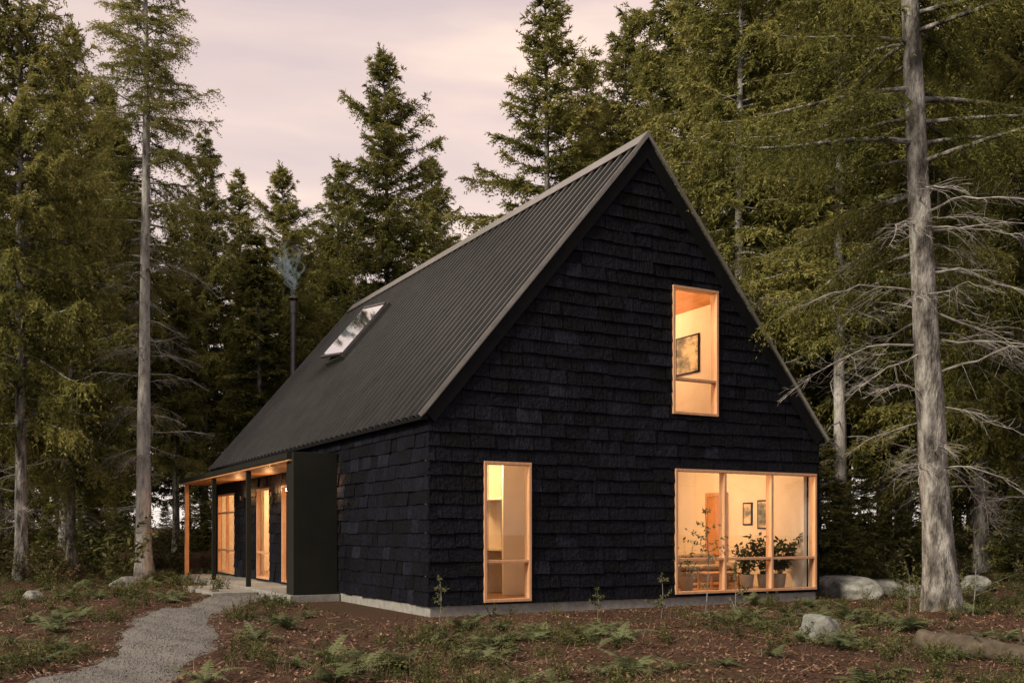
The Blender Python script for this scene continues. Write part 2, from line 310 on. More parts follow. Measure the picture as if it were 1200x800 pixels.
mids=[tree('spruce_a',22,.26,3.5,5.2,21,droop=.35,hangm=1.1,prof=.62,dead=(1.5,5,12),tintb=.55,elev=(-8,50),step=.42,irr=.5,lump=.3,**kw),
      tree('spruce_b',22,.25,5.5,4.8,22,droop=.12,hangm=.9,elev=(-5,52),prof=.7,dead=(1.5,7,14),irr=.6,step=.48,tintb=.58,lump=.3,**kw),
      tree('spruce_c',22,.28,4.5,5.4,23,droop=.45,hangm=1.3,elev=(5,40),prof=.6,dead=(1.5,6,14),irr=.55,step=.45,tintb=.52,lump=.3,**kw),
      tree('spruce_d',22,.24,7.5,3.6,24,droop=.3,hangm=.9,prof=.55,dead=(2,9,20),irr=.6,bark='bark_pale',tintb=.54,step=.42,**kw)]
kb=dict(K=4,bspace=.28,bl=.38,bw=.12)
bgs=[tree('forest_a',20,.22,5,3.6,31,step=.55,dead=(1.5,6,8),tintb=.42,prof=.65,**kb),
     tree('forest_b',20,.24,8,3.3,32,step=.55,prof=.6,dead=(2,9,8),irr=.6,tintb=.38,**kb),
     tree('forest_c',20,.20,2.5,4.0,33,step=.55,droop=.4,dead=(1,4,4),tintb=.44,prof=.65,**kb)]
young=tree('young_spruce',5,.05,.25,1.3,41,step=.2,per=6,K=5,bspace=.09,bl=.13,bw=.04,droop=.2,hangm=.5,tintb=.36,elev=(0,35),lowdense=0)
rng=np.random.default_rng(99)
def put(name,me,px,D,tip=None,H=22,s=None,rz=None,wid=1,col=None):
    x=(px-600)/F*D; z=float(hgt(x,D)); 
    if s is None: s=(CAMH+(HOR-tip)*D/F-z)/H
    o=bpy.data.objects.new(name,me); o.location=(x,D,z-.05); o.scale=(s*wid,s*wid,s); o.rotation_euler[2]=rng.uniform(0,6.28) if rz is None else rz
    return link(o,col)
put('spruce_tree',hero,1104,21.0,s=1,rz=0)
put('spruce_tree',leftm,169,36.0,s=1,rz=.5)
A,B,Cc,D_=mids
for (me,px,D,tip,w) in [(A,452,44,60,.95),(A,332,47,195,.95),(B,283,57,200,1.0),(Cc,240,50,150,.75),(B,640,43,-35,1.0),(Cc,398,54,185,1),(A,508,56,185,.95),
     (Cc,735,47,10,.95),(A,690,56,70,.9),(Cc,800,44,-120,.95),(A,862,38,-160,.85),(D_,868,33,-200,.9),(Cc,930,36,-200,.85),(A,990,44,-150,.95),(D_,985,31,-160,1),
     (A,1150,31,-260,.8),(Cc,1215,27,-300,.8),(D_,1160,42,-100,1),(A,1290,34,-200,.9),(A,1060,40,-200,.9),
     (Cc,25,31,-120,.8),(A,84,39,28,.75),(Cc,-60,34,-60,.9),(D_,75,46,90,1),(A,128,52,95,.75),(B,205,44,240,.75),(A,560,60,270,1),(D_,360,62,260,1)]:
    put('spruce_tree',me,px,D,tip,22,wid=w)
for (px,D,tip) in [(985,28,560),(1010,30,525),(1050,33,540),(1090,30,575),(1165,33,520),(1190,29,570),(1240,30,500),(960,31,500),(20,36,560),(55,33,590),(105,40,560),(140,44,550),(235,46,560),(195,47,585),(-30,34,540)]:
    put('young_spruce_tree',young,px,D,tip,5,wid=rng.uniform(1,1.3))
fc=bpy.data.collections.new('distant_forest_trees')
pts=[]
def okp(x,y,dm):
    return hdist(x,y)>5 and all((x-a)**2+(y-b)**2>dm*dm for a,b in pts)
tries=0
while len(pts)<150 and tries<20000:
    tries+=1; y=rng.uniform(42,92); x=rng.uniform(-1,1)*(y*.70+10)
    if y<62 and -9<x<13: continue
    if okp(x,y,4.2): pts.append((x,y))
tries=0; n0=len(pts)
while len(pts)<n0+22 and tries<5000:
    tries+=1; a=rng.uniform(0,6.28); rr=rng.uniform(34,58); x=rr*math.cos(a); y=12+rr*math.sin(a)
    if y>abs(x)*1.3 -2: continue
    if okp(x,y,5): pts.append((x,y))
for k,(x,y) in enumerate(pts):
    me=bgs[k%3]
    o=bpy.data.objects.new('forest_tree',me); o.location=(x,y,float(hgt(x,y))-.1); s=rng.uniform(.62,.95); 
    if abs(x)>y*.33: s*=1.15
    w=rng.uniform(.95,1.25); o.scale=(s*w,s*w,s); o.rotation_euler[2]=rng.uniform(0,6.28); fc.objects.link(o)
e=empty('distant_forest'); e.instance_type='COLLECTION'; e.instance_collection=fc
# ------------------------------------------------------------ undergrowth templates
def fern_tpl(seed):
    r=np.random.default_rng(seed); tm=TM()
    for k in range(r.integers(7,13)):
        az=k*2.4+r.normal(0,.3); L=r.uniform(.38,.8); el=r.uniform(.85,1.3); h=np.array([math.cos(az),math.sin(az),0]); s=np.array([-h[1],h[0],0]); z=np.array([0,0,1.])
        g=r.uniform(.35,.8); f=lambda q:h*(L*(q*.95*math.cos(el)+.45*q*q))[:,None]+z*(L*(q*math.sin(el)-g*q*q))[:,None]
        q=np.linspace(0,1,26); Pq=f(q); tan=nrm(np.gradient(Pq,axis=0))
        pl=.145*np.sin(np.clip((q-.06)/.94,0,1)**.65*math.pi)**.8*(1-q*.35)*L/.55
        for sg in (1,-1):
            dr=nrm(s*sg+tan*.45-z*.22+r.normal(0,.10,tan.shape)); c=Pq; w=tan*.0085*L/.5
            tip=c+dr*pl[:,None]
            tm.tris((c-w)[2:],(c+w)[2:],tip[2:],0,.45+.25*q[2:]+r.normal(0,.06))
            mid=c+dr*pl[:,None]*.5; 
            tm.tris((c-w*.2)[2:],(mid+w*1.4)[2:],tip[2:],0,.5+.25*q[2:])
        tm.tube(Pq[::5],np.linspace(.006,.002,6),3,0,.2)
    return tm.arrays()
def weed_tpl(seed,h=.35,ns=9,lf=.05,spread=.5):
    r=np.random.default_rng(seed); tm=TM()
    for k in range(ns):
        az=r.uniform(0,6.28); hh=h*r.uniform(.6,1.2); d=np.array([math.cos(az)*spread,math.sin(az)*spread,1])*hh; b=np.array([*r.normal(0,.05,2),0])
        q=np.linspace(0,1,4); P=b+d*q[:,None]+r.normal(0,.02,(4,3))*q[:,None]; tm.tube(P,.005*(1-q*.6),3,0,.15)
        n=11; qq=r.uniform(.2,1,n); c=b+d*qq[:,None]; dr=nrm(r.normal(0,1,(n,3))*[1,1,.45]+[0,0,.2]); w=nrm(np.cross(dr,[0,0,1.]+r.normal(0,.4,(n,3))))*lf*.28; L=lf*r.uniform(.7,1.5,n)[:,None]
        tt=.5+r.normal(0,.12,n); m=c+dr*L*.5
        tm.tris(c,m-w,m+w,0,tt); tm.tris(m+w,m-w,c+dr*L,0,tt)
    return tm.arrays()
def grass_tpl(seed,h=.4):
    r=np.random.default_rng(seed); n=26; az=r.uniform(0,6.28,n); hh=h*r.uniform(.5,1.2,n); b=np.column_stack([r.normal(0,.05,(n,2)),np.zeros(n)]); d=np.column_stack([np.cos(az)*.35,np.sin(az)*.35,np.ones(n)])*hh[:,None]; w=np.column_stack([-np.sin(az),np.cos(az),np.zeros(n)])*.005
    tm=TM(); m=b+d*.6; e=b+d+np.column_stack([np.cos(az),np.sin(az),-np.ones(n)*.5])*hh[:,None]*.25; tt=.7+r.normal(0,.15,n)
    tm.tris(b-w,b+w,m,0,tt); tm.tris(m-w*.8,m+w*.8,e,0,tt); return tm.arrays()
def pts_in(n,d0,d1,xlo=-.62,xhi=.62,pow=1,clear=.25,pathc=.95,mask=None):
    out=[]
    while len(out)<n:
        y=d0+(d1-d0)*rng.random()**pow; x=rng.uniform(xlo,xhi)*y
        if hdist(x,y)<clear or pdist(x,y)<pathc: continue
        if mask and not mask(x,y): continue
        out.append((x,y,float(hgt(x,y))-.01))
    return out
cl=lambda x,y:(math.sin(x*1.1+2)+math.sin(y*1.3+x*.6)+math.sin(x*.45-y*.8+1))>rng.uniform(-.6,1.7)
ferns=[fern_tpl(k) for k in range(8)]
tm=TM(); P=pts_in(26,9.5,16,-.25,.6,mask=cl,pathc=1.25)+pts_in(42,15,21,-.6,.6,mask=cl,pathc=1.2,clear=1.0)+pts_in(140,22,40,-.62,.62,mask=cl,pathc=1.2)+pts_in(20,12,21,-.62,-.3,pathc=1.25)
for px,D in [(240,11.0),(420,11.6),(470,12.2),(560,12.8),(585,13.6),(640,15.5),(740,11.8),(790,12.2),(850,12.0),(905,12.9),(1130,14.5),(1180,15.5),(1150,16),(335,17),(360,19.5),(300,15),(10,14.5),(700,17),(390,10.8)]:
    x=(px-600)/F*D; P.append((x,D,float(hgt(x,D))-.01))
scatter(ferns,P,[rng.uniform(.4,.92) for p in P],tm,.16,.14)
link(bpy.data.objects.new('fern_undergrowth',tm.mesh('ferns',['fern'],False)))
weeds=[weed_tpl(k,.18+.05*(k%3),9,.045) for k in range(6)]+[grass_tpl(k,.3) for k in range(2)]
tm=TM(); P=pts_in(1100,9,24,mask=cl,pathc=.9)+pts_in(1300,20,45,mask=lambda x,y:x<-4 or x>6)
scatter(weeds,P,[rng.uniform(.35,1.1)*(1 if p[1]<24 else 1.5) for p in P],tm,.15)
link(bpy.data.objects.new('undergrowth_plants',tm.mesh('weeds',['weed'],False)))
bush=[weed_tpl(50+k,1.3,26,.13,.7) for k in range(4)]
tm=TM(); P=pts_in(240,30,62,-.66,.66,clear=2.5,mask=lambda x,y:x<-11 or x>8.5)+pts_in(26,26,34,.3,.6,clear=1.5)
scatter(bush,P,[rng.uniform(.5,1.5) for p in P],tm,.12)
link(bpy.data.objects.new('understory_shrubs',tm.mesh('bushes',['weed'],False)))
# litter
n=56000; y=9+(27-9)*rng.random(n)**1.2; x=rng.uniform(-.64,.64,n)*y
k=(hdist(x,y)>.03)&(pdist(x,y)>rng.uniform(.55,.95,n)); x=x[k];y=y[k]; n=len(x); z=hgt(x,y)+rng.uniform(0,.03,n)
c=np.column_stack([x,y,z]); a=rng.uniform(0,6.28,n); d=np.column_stack([np.cos(a),np.sin(a),rng.normal(0,.35,n)]); w=np.column_stack([-np.sin(a),np.cos(a),rng.normal(0,.35,n)])
tw=rng.random(n)<.3; Ls=np.where(tw,rng.uniform(.05,.22,n),rng.uniform(.015,.04,n))[:,None]; Ws=np.where(tw,.004,rng.uniform(.008,.02,n))[:,None]
tt=rng.uniform(0,1,n); tm=TM(); tm.tris(c-d*Ls,c-w*Ws,c+w*Ws,0,tt); tm.tris(c+d*Ls,c+w*Ws,c-w*Ws,0,tt)
link(bpy.data.objects.new('leaf_litter',tm.mesh('litter',['litter'],False)))
# rocks
def rock(px,D,w,h,d,seed,name='boulder'):
    import bmesh
    from mathutils import noise
    bm=bmesh.new(); bmesh.ops.create_icosphere(bm,subdivisions=4,radius=1)
    for v in bm.verts:
        p=v.co.copy(); s=Vector((seed*3.1,seed*1.7,seed))
        f=1+.35*noise.noise(p*1.1+s)+.12*noise.noise(p*2.8+s)+.04*noise.noise(p*8+s)
        q=p*f
        for ax_ in (Vector((.6,.5,.6)),Vector((-.7,.2,.65)),Vector((.1,-.8,.55)),Vector((0,0,1))):
            a_=ax_.normalized(); t_=q.dot(a_)-.78
            if t_>0: q-=a_*t_*.8
        v.co=Vector((q.x*w/2,q.y*d/2,q.z*h*.75))
    me=bpy.data.meshes.new(name); bm.to_mesh(me); bm.free(); me.materials.append(M['rock'])
    for p in me.polygons: p.use_smooth=True
    o=bpy.data.objects.new(name,me); x=(px-600)/F*D; o.location=(x,D,float(hgt(x,D))+h*.22); o.rotation_euler[2]=seed; link(o)
rock(960,14.9,.85,.48,.65,1); rock(985,26.0,2.4,.65,1.4,2); rock(1035,27,1.8,.55,1.2,3); rock(1142,27,1.1,.5,.8,4); rock(38,25,.6,.28,.5,5); rock(1075,25.6,.9,.4,.7,6); rock(150,30,1.0,.35,.8,7)
# fallen log
tm=TM(); q=np.linspace(0,1,14); rng=np.random.default_rng(3)
P=np.column_stack([5.7+1.3*q,13.9-2.6*q,np.zeros(14)]); P[:,2]=hgt(P[:,0],P[:,1])*.5+.13+rng.normal(0,.01,14)
tm.tube(P,.15+.02*np.sin(q*9),12,0,.5,.08)
V_,F_,_,_=tm.arrays(); tm.add(np.vstack([V_[:12],P[0]]),[(12,(i_+1)%12,i_) for i_ in range(12)])
for k in range(4):
    b=P[3+k*2]; dd=nrm(np.array([rng.normal(-.3,.5),rng.normal(0,.3),.8])); tm.tube(np.stack([b,b+dd*.2,b+dd*.38]),[.025,.018,.01],5,0)
link(bpy.data.objects.new('fallen_log',tm.mesh('log',['log'])))
def sapling(px,D,h,seed,nb=12):
    r=np.random.default_rng(seed); tm=TM(); q=np.linspace(0,1,8); P=np.column_stack([.12*np.sin(q*3)*h*.3,.05*q,q*h]); tm.tube(P,.012*(1-q*.7),5,1,.5)
    for k in range(nb):
        t=r.uniform(.2,1); b=np.array([np.interp(t,q,P[:,i]) for i in range(3)]); az=r.uniform(0,6.28); L=h*.4*(1.15-t)*r.uniform(.7,1.2); d=np.array([math.cos(az),math.sin(az),.45])
        Q=b+d*L*np.linspace(0,1,4)[:,None]; tm.tube(Q,[.006,.005,.004,.002],3,1)
        n=12; c=b+d*L*r.uniform(.15,1,(n,1)); dr=nrm(r.normal(0,1,(n,3))); w=nrm(np.cross(dr,r.normal(0,1,(n,3))))*.017; l=.075; m=c+dr*l*.5; tt=.6+r.normal(0,.1,n)
        tm.tris(c,m-w,m+w,0,tt); tm.tris(m+w,m-w,c+dr*l,0,tt)
    o=bpy.data.objects.new('sapling',tm.mesh('sapling',['weed','bark'],False)); x=(px-600)/F*D; o.location=(x,D,float(hgt(x,D))); link(o)
sapling(826,19.2,2.1,1,15); sapling(515,18.4,.8,2,8); sapling(775,19.5,.9,3,9); sapling(1140,20,2.0,5,12); sapling(700,19.6,.6,7,8); sapling(860,18.6,1.1,8,9); sapling(1065,18.5,.9,9,8)
# ------------------------------------------------------------ house
house=empty('black_shingle_house',(C0[0],C0[1],0),ANG)
def Pt(side,a,n,z):
    return {'g':(a,-n,z),'l':(-n,a,z),'r':(W+n,a,z),'b':(a,LEN+n,z)}[side]
def sbox(mb,side,a0,a1,n0,n1,z0,z1,mi=0,t=.5):
    p=[Pt(side,a,n,z) for z in (z0,z1) for (a,n) in ((a0,n0),(a1,n0),(a1,n1),(a0,n1))]; mb.quadbox(p,mi,t)
def clip(poly,gable,off=0):
    if not gable: return poly
    for f in (lambda p:EAVE-off+SL*p[0]-p[1], lambda p:EAVE-off+SL*(W-p[0])-p[1]):
        out=[]
        for i in range(len(poly)):
            p,q=poly[i],poly[(i+1)%len(poly)]; fp,fq=f(p),f(q)
            if fp>=0: out.append(p)
            if fp*fq<0:
                t=fp/(fp-fq); out.append((p[0]+(q[0]-p[0])*t,p[1]+(q[1]-p[1])*t))
        poly=out
        if len(poly)<3: return []
    return poly
def subtract(rects,h):
    out=[]
    for (a0,a1,z0,z1) in rects:
        b0,b1,y0,y1=h
        if b1<=a0 or b0>=a1 or y1<=z0 or y0>=z1: out.append((a0,a1,z0,z1)); continue
        if y0>z0: out.append((a0,a1,z0,y0))
        if y1<z1: out.append((a0,a1,y1,z1))
        m0,m1=max(z0,y0),min(z1,y1)
        if b0>a0: out.append((a0,b0,m0,m1))
        if b1<a1: out.append((b1,a1,m0,m1))
    return [r for r in out if r[1]-r[0]>.012 and r[3]-r[2]>.006]
BW=(5.99,10.31,.22,3.04); TW=(1.18,2.27,.2,3.04); UW=(5.92,7.22,4.26,7.14)
holes={'g':[BW,TW,UW],'l':[(8.6,10.3,.2,2.95),(11.6,13.1,.2,2.95),(16.0,18.5,.2,2.95)],'r':[(5.5,8,.9,2.9),(11,13,.9,2.9)],'b':[(2,4,.9,2.9),(6,8,.2,2.9)]}
Z0=.17
for side in 'glrb':
    gable=side in 'gb'; wid=W if gable else LEN; top=APEX if gable else EAVE
    mb=MB(); rh=.285; z=Z0; row=0
    while z<top:
        a=-.03-rng.uniform(0,.3); z1=min(z+rh,top+.3)
        while a<wid+.03:
            w_=rng.choice([.30,.40,.50,.62])*rng.uniform(.9,1.1); x0=max(a,-.03); x1=min(a+w_-.013,wid+.03); a+=w_
            if x1-x0<.04: continue
            zz0=z+rng.normal(0,.008); th=.030+rng.uniform(-.010,.010); sk=rng.normal(0,.006); tint=float(np.clip(rng.normal(.45,.19),0,1))
            rs=[(x0,x1,zz0,min(z1-.004,top) if not gable else z1-.004)]
            for h in holes[side]: rs=subtract(rs,h)
            for (p0,p1,q0,q1) in rs:
                poly=clip([(p0,q0),(p1,q0),(p1,q1),(p0,q1)],gable)
                if len(poly)<3: continue
                no=lambda p:.01+th*(1-(p[1]-z)/rh)+sk*(p[0]-x0)/.3
                mb.prism([Pt(side,p[0],no(p),p[1]) for p in poly],[Pt(side,p[0],-.005,p[1]) for p in poly],0,tint)
        z+=rh; row+=1
    mb.make('shingles_'+{'g':'front','l':'side','r':'far_side','b':'rear'}[side],['shingle'],house)
    mb=MB(); zs=sorted(set([.16,EAVE,top]+[h[2] for h in holes[side]]+[h[3] for h in holes[side]]))
    for k in range(len(zs)-1):
        rs=[(0,wid,zs[k],zs[k+1])] if gable else [(.24,wid-.24,zs[k],zs[k+1])]
        for h in holes[side]: rs=subtract(rs,h)
        for (p0,p1,q0,q1) in rs:
            poly=clip([(p0,q0),(p1,q0),(p1,q1),(p0,q1)],gable)
            if len(poly)<3: continue
            mb.prism([Pt(side,p[0],-.006,p[1]) for p in poly],[Pt(side,p[0],-.12,p[1]) for p in poly],0)
            mb.prism([Pt(side,p[0],-.122,p[1]) for p in poly],[Pt(side,p[0],-.22,p[1]) for p in poly],1)
    mb.make('wall_'+side,['black','plaster'],house)
mb=MB(); mb.box(.03,W-.03,.03,LEN-.03,-.5,.158,0); mb.box(-1.22,-.0,5.3,LEN+.2,-.3,.12,0); mb.box(-2.4,-1.25,8.2,12.2,-.3,.06,0)
mb.make('foundation',['concrete'],house,bevel=.01)
mb=MB(); mb.box(.23,W-.23,.23,LEN-.23,.162,.21); mb.box(.23,W-.23,.23,LEN-.23,3.60,3.80); mb.make('floors',['floor'],house)
mb=MB(); mb.box(.225,W-.225,.225,LEN-.225,3.45,3.597,0)
mb.box(3.1,3.2,.24,5.2,.212,3.44,0); mb.box(.24,W-.24,5.2,5.3,.212,3.44,0); mb.box(4.2,4.3,5.32,LEN-.24,.212,3.44,0); mb.box(.24,4.18,10.7,10.8,.212,3.44,0)
mb.box(7.47,7.55,.24,4.38,3.81,6.98,0); mb.box(3.6,3.7,.24,4.38,3.81,7.7,0)
poly=clip([(3.0,3.81),(7.55,3.81),(7.55,9.6),(3.0,9.6)],True,.45); mb.prism([(p[0],4.4,p[1]) for p in poly],[(p[0],4.5,p[1]) for p in poly],0)
mb.make('interior_walls',['plaster'],house)
mb=MB()
OH=.10; EO=.16
def roofpoint(side,r,s,off):
    nz=1/math.hypot(1,SL); nx=-SL*nz; x=r+nx*off; z=EAVE+SL*r+nz*off
    return (x,s,z) if side==0 else (W-x,s,z)
hp=math.hypot(1,SL)
for sd in (0,1):
    r0,r1=-EO*.5,W/2
    A=[roofpoint(sd,r0,-OH+.02,-.22),0,0,roofpoint(sd,r0,-OH+.02,.03)]
    A[1]=(W/2,-OH+.02,APEX-.22*hp); A[2]=(W/2,-OH+.02,APEX+.03*hp)
    mb.prism(A,[(p[0],LEN+OH-.02,p[2]) for p in A],0)
mb.make('roof_body',['black'],house)
mb=MB()
for sd in (0,1):
    A=[roofpoint(sd,.3,.24,-.235),(W/2,.24,APEX-.235*hp),(W/2,.24,APEX-.26*hp),roofpoint(sd,.3,.24,-.26)]
    mb.prism(A,[(p[0],LEN-.24,p[2]) for p in A],0)
mb.make('ceiling_boards',['soffit'],house)
per=.38
mb=MB()
for sd in (0,1):
    s=-OH; prof=[]
    while s<LEN+OH:
        for ds,h in ((0,.042),(.245,.042),(.262,.135),(.325,.135),(.342,.042)):
            if s+ds<=LEN+OH: prof.append((s+ds,h))
        s+=per
    b=len(mb.v)
    for (ss,h) in prof:
        mb.v.append(roofpoint(sd,-EO,ss,h)); mb.v.append((W/2,ss,APEX+h*hp)); mb.t+=[.5,.5]
    for i in range(len(prof)-1):
        mb.f.append([b+2*i,b+2*i+1,b+2*i+3,b+2*i+2]); mb.m.append(0)
mb.make('metal_roof',['roof'],house,fixn=False)
mb=MB()
for sd in (0,1):
    for (s0,s1) in ((-OH-.025,-OH+.012),(LEN+OH-.012,LEN+OH+.025)):
        A=[roofpoint(sd,-EO-.01,s0,.07),(W/2,s0,APEX+.07*hp),(W/2,s0,APEX+.142*hp),roofpoint(sd,-EO-.01,s0,.142)]
        mb.prism(A,[(p[0],s1,p[2]) for p in A],0)
    A=[roofpoint(sd,W/2-.16,-OH,.14),(W/2,-OH,APEX+.14*hp),(W/2,-OH,APEX+.16*hp),roofpoint(sd,W/2-.16,-OH,.16)]
    mb.prism(A,[(p[0],LEN+OH,p[2]) for p in A],0)
mb.make('roof_trim',['trim'],house)
mb=MB()
for sd in (0,1):
    x0,x1=(-.20,-.045)
    if sd: x0,x1=W+.045,W+.20
    mb.box(x0,x1,-.06,LEN+.06,EAVE-.20,EAVE-.085,0)
mb.make('eave_fascia',['black'],house)
mw=MB(); mg=MB()
def window(side,h,vs=(),rails=(),fw=.06,depth=(-.14,.075)):
    a0,a1,z0,z1=h; d0,d1=depth
    sbox(mw,side,a0,a1,d0,d1,z0,z0+fw); sbox(mw,side,a0,a1,d0,d1,z1-fw,z1)
    sbox(mw,side,a0,a0+fw,d0+.002,d1-.003,z0+fw,z1-fw); sbox(mw,side,a1-fw,a1,d0+.002,d1-.003,z0+fw,z1-fw)
    for v in vs: sbox(mw,side,v-.035,v+.035,d0+.01,d1-.012,z0+fw,z1-fw)
    for r_ in rails: sbox(mw,side,a0+fw,a1-fw,d0+.02,d1-.02,r_-.03,r_+.03)
    b=len(mg.v); mg.v+=[Pt(side,a0+fw*.5,-.03,z0+fw*.5),Pt(side,a1-fw*.5,-.03,z0+fw*.5),Pt(side,a1-fw*.5,-.03,z1-fw*.5),Pt(side,a0+fw*.5,-.03,z1-fw*.5)]; mg.t+=[.5]*4; mg.f.append([b,b+1,b+2,b+3]); mg.m.append(0)
window('g',BW,(7.43,8.87),(1.0,)); window('g',TW,(),(1.02,)); window('g',UW,(),(5.06,))
window('l',holes['l'][0],depth=(-.1,.03)); window('l',holes['l'][1],(),(1.0,),depth=(-.1,.03)); window('l',holes['l'][2],(17.25,),(1.0,2.3),depth=(-.1,.03))
for h in holes['r']+holes['b']: window('r' if h in holes['r'] else 'b',h)
mw.make('window_frames',['wood'],house,bevel=.006); mg.make('window_glass',['glass'],house,fixn=False)
mb=MB(); mb.box(-1.14,-.06,5.32,5.46,.125,3.52,0); mb.box(-1.14,-1.02,5.462,5.9,.125,3.3,0)
mb.make('porch_end_panel',['panel'],house,bevel=.006)
mb=MB(); mb.box(-1.26,-.06,5.47,LEN+.35,3.36,3.50,0); 
for s in (9.75,14.1): mb.box(-1.16,-1.04,s-.06,s+.06,.122,3.30,0)
mb.make('porch_roof_and_posts',['panel'],house,bevel=.006)
mb=MB(); mb.box(-1.22,-.065,5.475,LEN+.3,3.305,3.355,0); mb.box(-1.16,-1.03,18.45,18.58,.122,3.30,0); mb.make('porch_soffit_and_post',['soffit'],house,bevel=.005)
def rbox(mb,s0,s1,r0,r1,o0,o1,mi):
    p=[roofpoint(0,r,s,o) for o in (o0,o1) for (r,s) in ((r0,s0),(r1,s0),(r1,s1),(r0,s1))]; mb.quadbox(p,mi)
mb=MB(); s0,s1,r0,r1=11.7,13.4,2.45,4.0
rbox(mb,s0,s1,r0,r0+.07,.05,.25,0); rbox(mb,s0,s1,r1-.07,r1,.05,.25,0); rbox(mb,s0,s0+.09,r0+.07,r1-.07,.05,.248,0); rbox(mb,s1-.09,s1,r0+.07,r1-.07,.05,.248,0)
for (a0,a1,b0,b1,mi,o) in ((s0+.10,s1-.10,r0+.08,r1-.08,1,.27),):
    f=lambda s:o+(s-a0)*.13
    p=[roofpoint(0,r,s,f(s)+dd) for dd in (0,.03) for (r,s) in ((b0,a0),(b1,a0),(b1,a1),(b0,a1))]; mb.quadbox(p,1)
    for (r_0,r_1) in ((b0-.06,b0-.002),(b1+.002,b1+.06)):
        p=[roofpoint(0,r,s,f(s)+dd) for dd in (-.02,.05) for (r,s) in ((r_0,a0),(r_1,a0),(r_1,a1),(r_0,a1))]; mb.quadbox(p,0)
mb.make('skylight',['skyframe','skyglass'],house)
tm=TM(); rng=np.random.default_rng(5)
fx,fy=2.95,LEN+.45
tm.tube([(fx,fy,0),(fx,fy,5),(fx,fy,10.2)],[.12]*3,16); tm.tube([(fx,fy,9.9),(fx,fy,10.35)],[.15]*2,16); tm.tube([(fx,fy,10.45),(fx,fy,10.52),(fx,fy,10.6)],[.2,.2,.02],16)
for a in range(4): tm.tube([(fx+.13*math.cos(a*1.57),fy+.13*math.sin(a*1.57),10.3),(fx+.13*math.cos(a*1.57),fy+.13*math.sin(a*1.57),10.48)],[.01]*2,4)
o=bpy.data.objects.new('chimney_flue',tm.mesh('flue',['pipe'])); o.parent=house; link(o)
tm=TM()
for k in range(20):
    n=34; t=np.linspace(0,1,n); ph=rng.uniform(0,6.28,3); sp=rng.uniform(.15,.6)
    P=np.stack([fx+(.05+sp*t)*np.sin(t*rng.uniform(4,8)+ph[0])-.25*t, fy+(.05+sp*t)*np.cos(t*rng.uniform(4,8)+ph[1]), 10.62+t*rng.uniform(1.2,2.1)+.10*np.sin(t*9+ph[2])],1)
    T_=nrm(np.gradient(P,axis=0)); wd=nrm(np.cross(T_,nrm(rng.normal(0,1,3))))*(.03+.11*t*rng.uniform(.4,1.2))[:,None]
    m=5; off=np.linspace(-1,1,m); G=P[:,None]+wd[:,None]*off[None,:,None]
    al=(np.sin(math.pi*np.clip(t,0.02,1))**.7*.38*(.6+.4*np.sin(t*14+ph[1])))[:,None]*(1-off[None]**2)
    i_=(np.arange(n-1)[:,None]*m+np.arange(m-1)[None]).ravel()
    tm.add(G,np.concatenate([np.stack([i_,i_+1,i_+m+1],1),np.stack([i_,i_+m+1,i_+m],1)]),0,np.clip(al,0,1))
o=bpy.data.objects.new('chimney_smoke',tm.mesh('smoke',['smoke'])); o.location=(C0[0],C0[1],0); o.rotation_euler[2]=ANG; link(o)
# ------------------------------------------------------------ interior objects
def H(r,s): p=C0+Rv*r+Lv*s; return p
def hobj(name,r,s,z): return empty(name,(*H(r,s),z),ANG)
def framed(name,x,s0,s1,z0,z1):
    p=hobj(name,0,0,0); m1=MB(); m1.box(x-.035,x-.003,s0,s1,z0,z1); m1.make('frame',['black'],p)
    m2=MB(); m2.box(x-.042,x-.037,s0+.04,s1-.04,z0+.04,z1-.04); m2.make('canvas',['picture'],p)
framed('framed_picture',7.47,.9,1.78,5.45,6.38)
framed('framed_picture',10.18,1.35,1.85,1.7,2.45)
framed('framed_picture',10.18,2.05,2.4,1.8,2.4)
p=hobj('interior_door',0,0,0); m1=MB(); m1.box(10.10,10.17,3.0,3.08,.215,2.6); m1.box(10.10,10.17,3.8,3.88,.215,2.6); m1.box(10.10,10.17,3.0,3.88,2.602,2.7); m1.make('door_frame',['wood'],p); m1=MB(); m1.box(10.12,10.165,3.082,3.798,.215,2.598); m1.make('door_leaf',['soffit'],p)
p=hobj('wardrobe',0,0,0); m1=MB(); m1.box(2.5,3.09,1.6,1.66,.215,3.3); m1.box(2.5,3.09,2.8,2.86,.215,3.3); m1.box(2.5,3.09,1.662,2.798,2.35,2.4); m1.box(2.5,3.09,1.662,2.798,1.2,1.25); m1.make('shelves',['plaster'],p)
p=hobj('curtain',0,0,0); m1=MB(); nn=30
for k in range(nn):
    a=1.2+k*.009; m1.box(a,a+.0088,.33+.03*math.sin(k*1.2),.34+.03*math.sin(k*1.2),.3,3.0)
m1.make('curtain_fabric',['soffit'],p)
p=hobj('sofa',8.6,2.6,.21); m1=MB(); m1.box(-1,1,-.45,.45,.12,.42); m1.box(-1,1,.25,.45,.425,.85); m1.box(-1.15,-.99,-.45,.45,.1,.62); m1.box(.99,1.15,-.45,.45,.1,.62); m1.make('body',['fabric'],p,bevel=.06)
m1=MB(); m1.box(-.95,-.02,-.42,.22,.43,.56); m1.box(.02,.95,-.42,.22,.43,.56); m1.make('cushions',['fabric'],p,bevel=.05)
p=hobj('coffee_table',8.4,1.3,.21); m1=MB(); m1.box(-.5,.5,-.3,.3,.38,.42)
for a in (-.44,.44):
    for b in (-.24,.24): m1.box(a-.025,a+.025,b-.025,b+.025,0,.378)
m1.make('table',['wood'],p,bevel=.005)
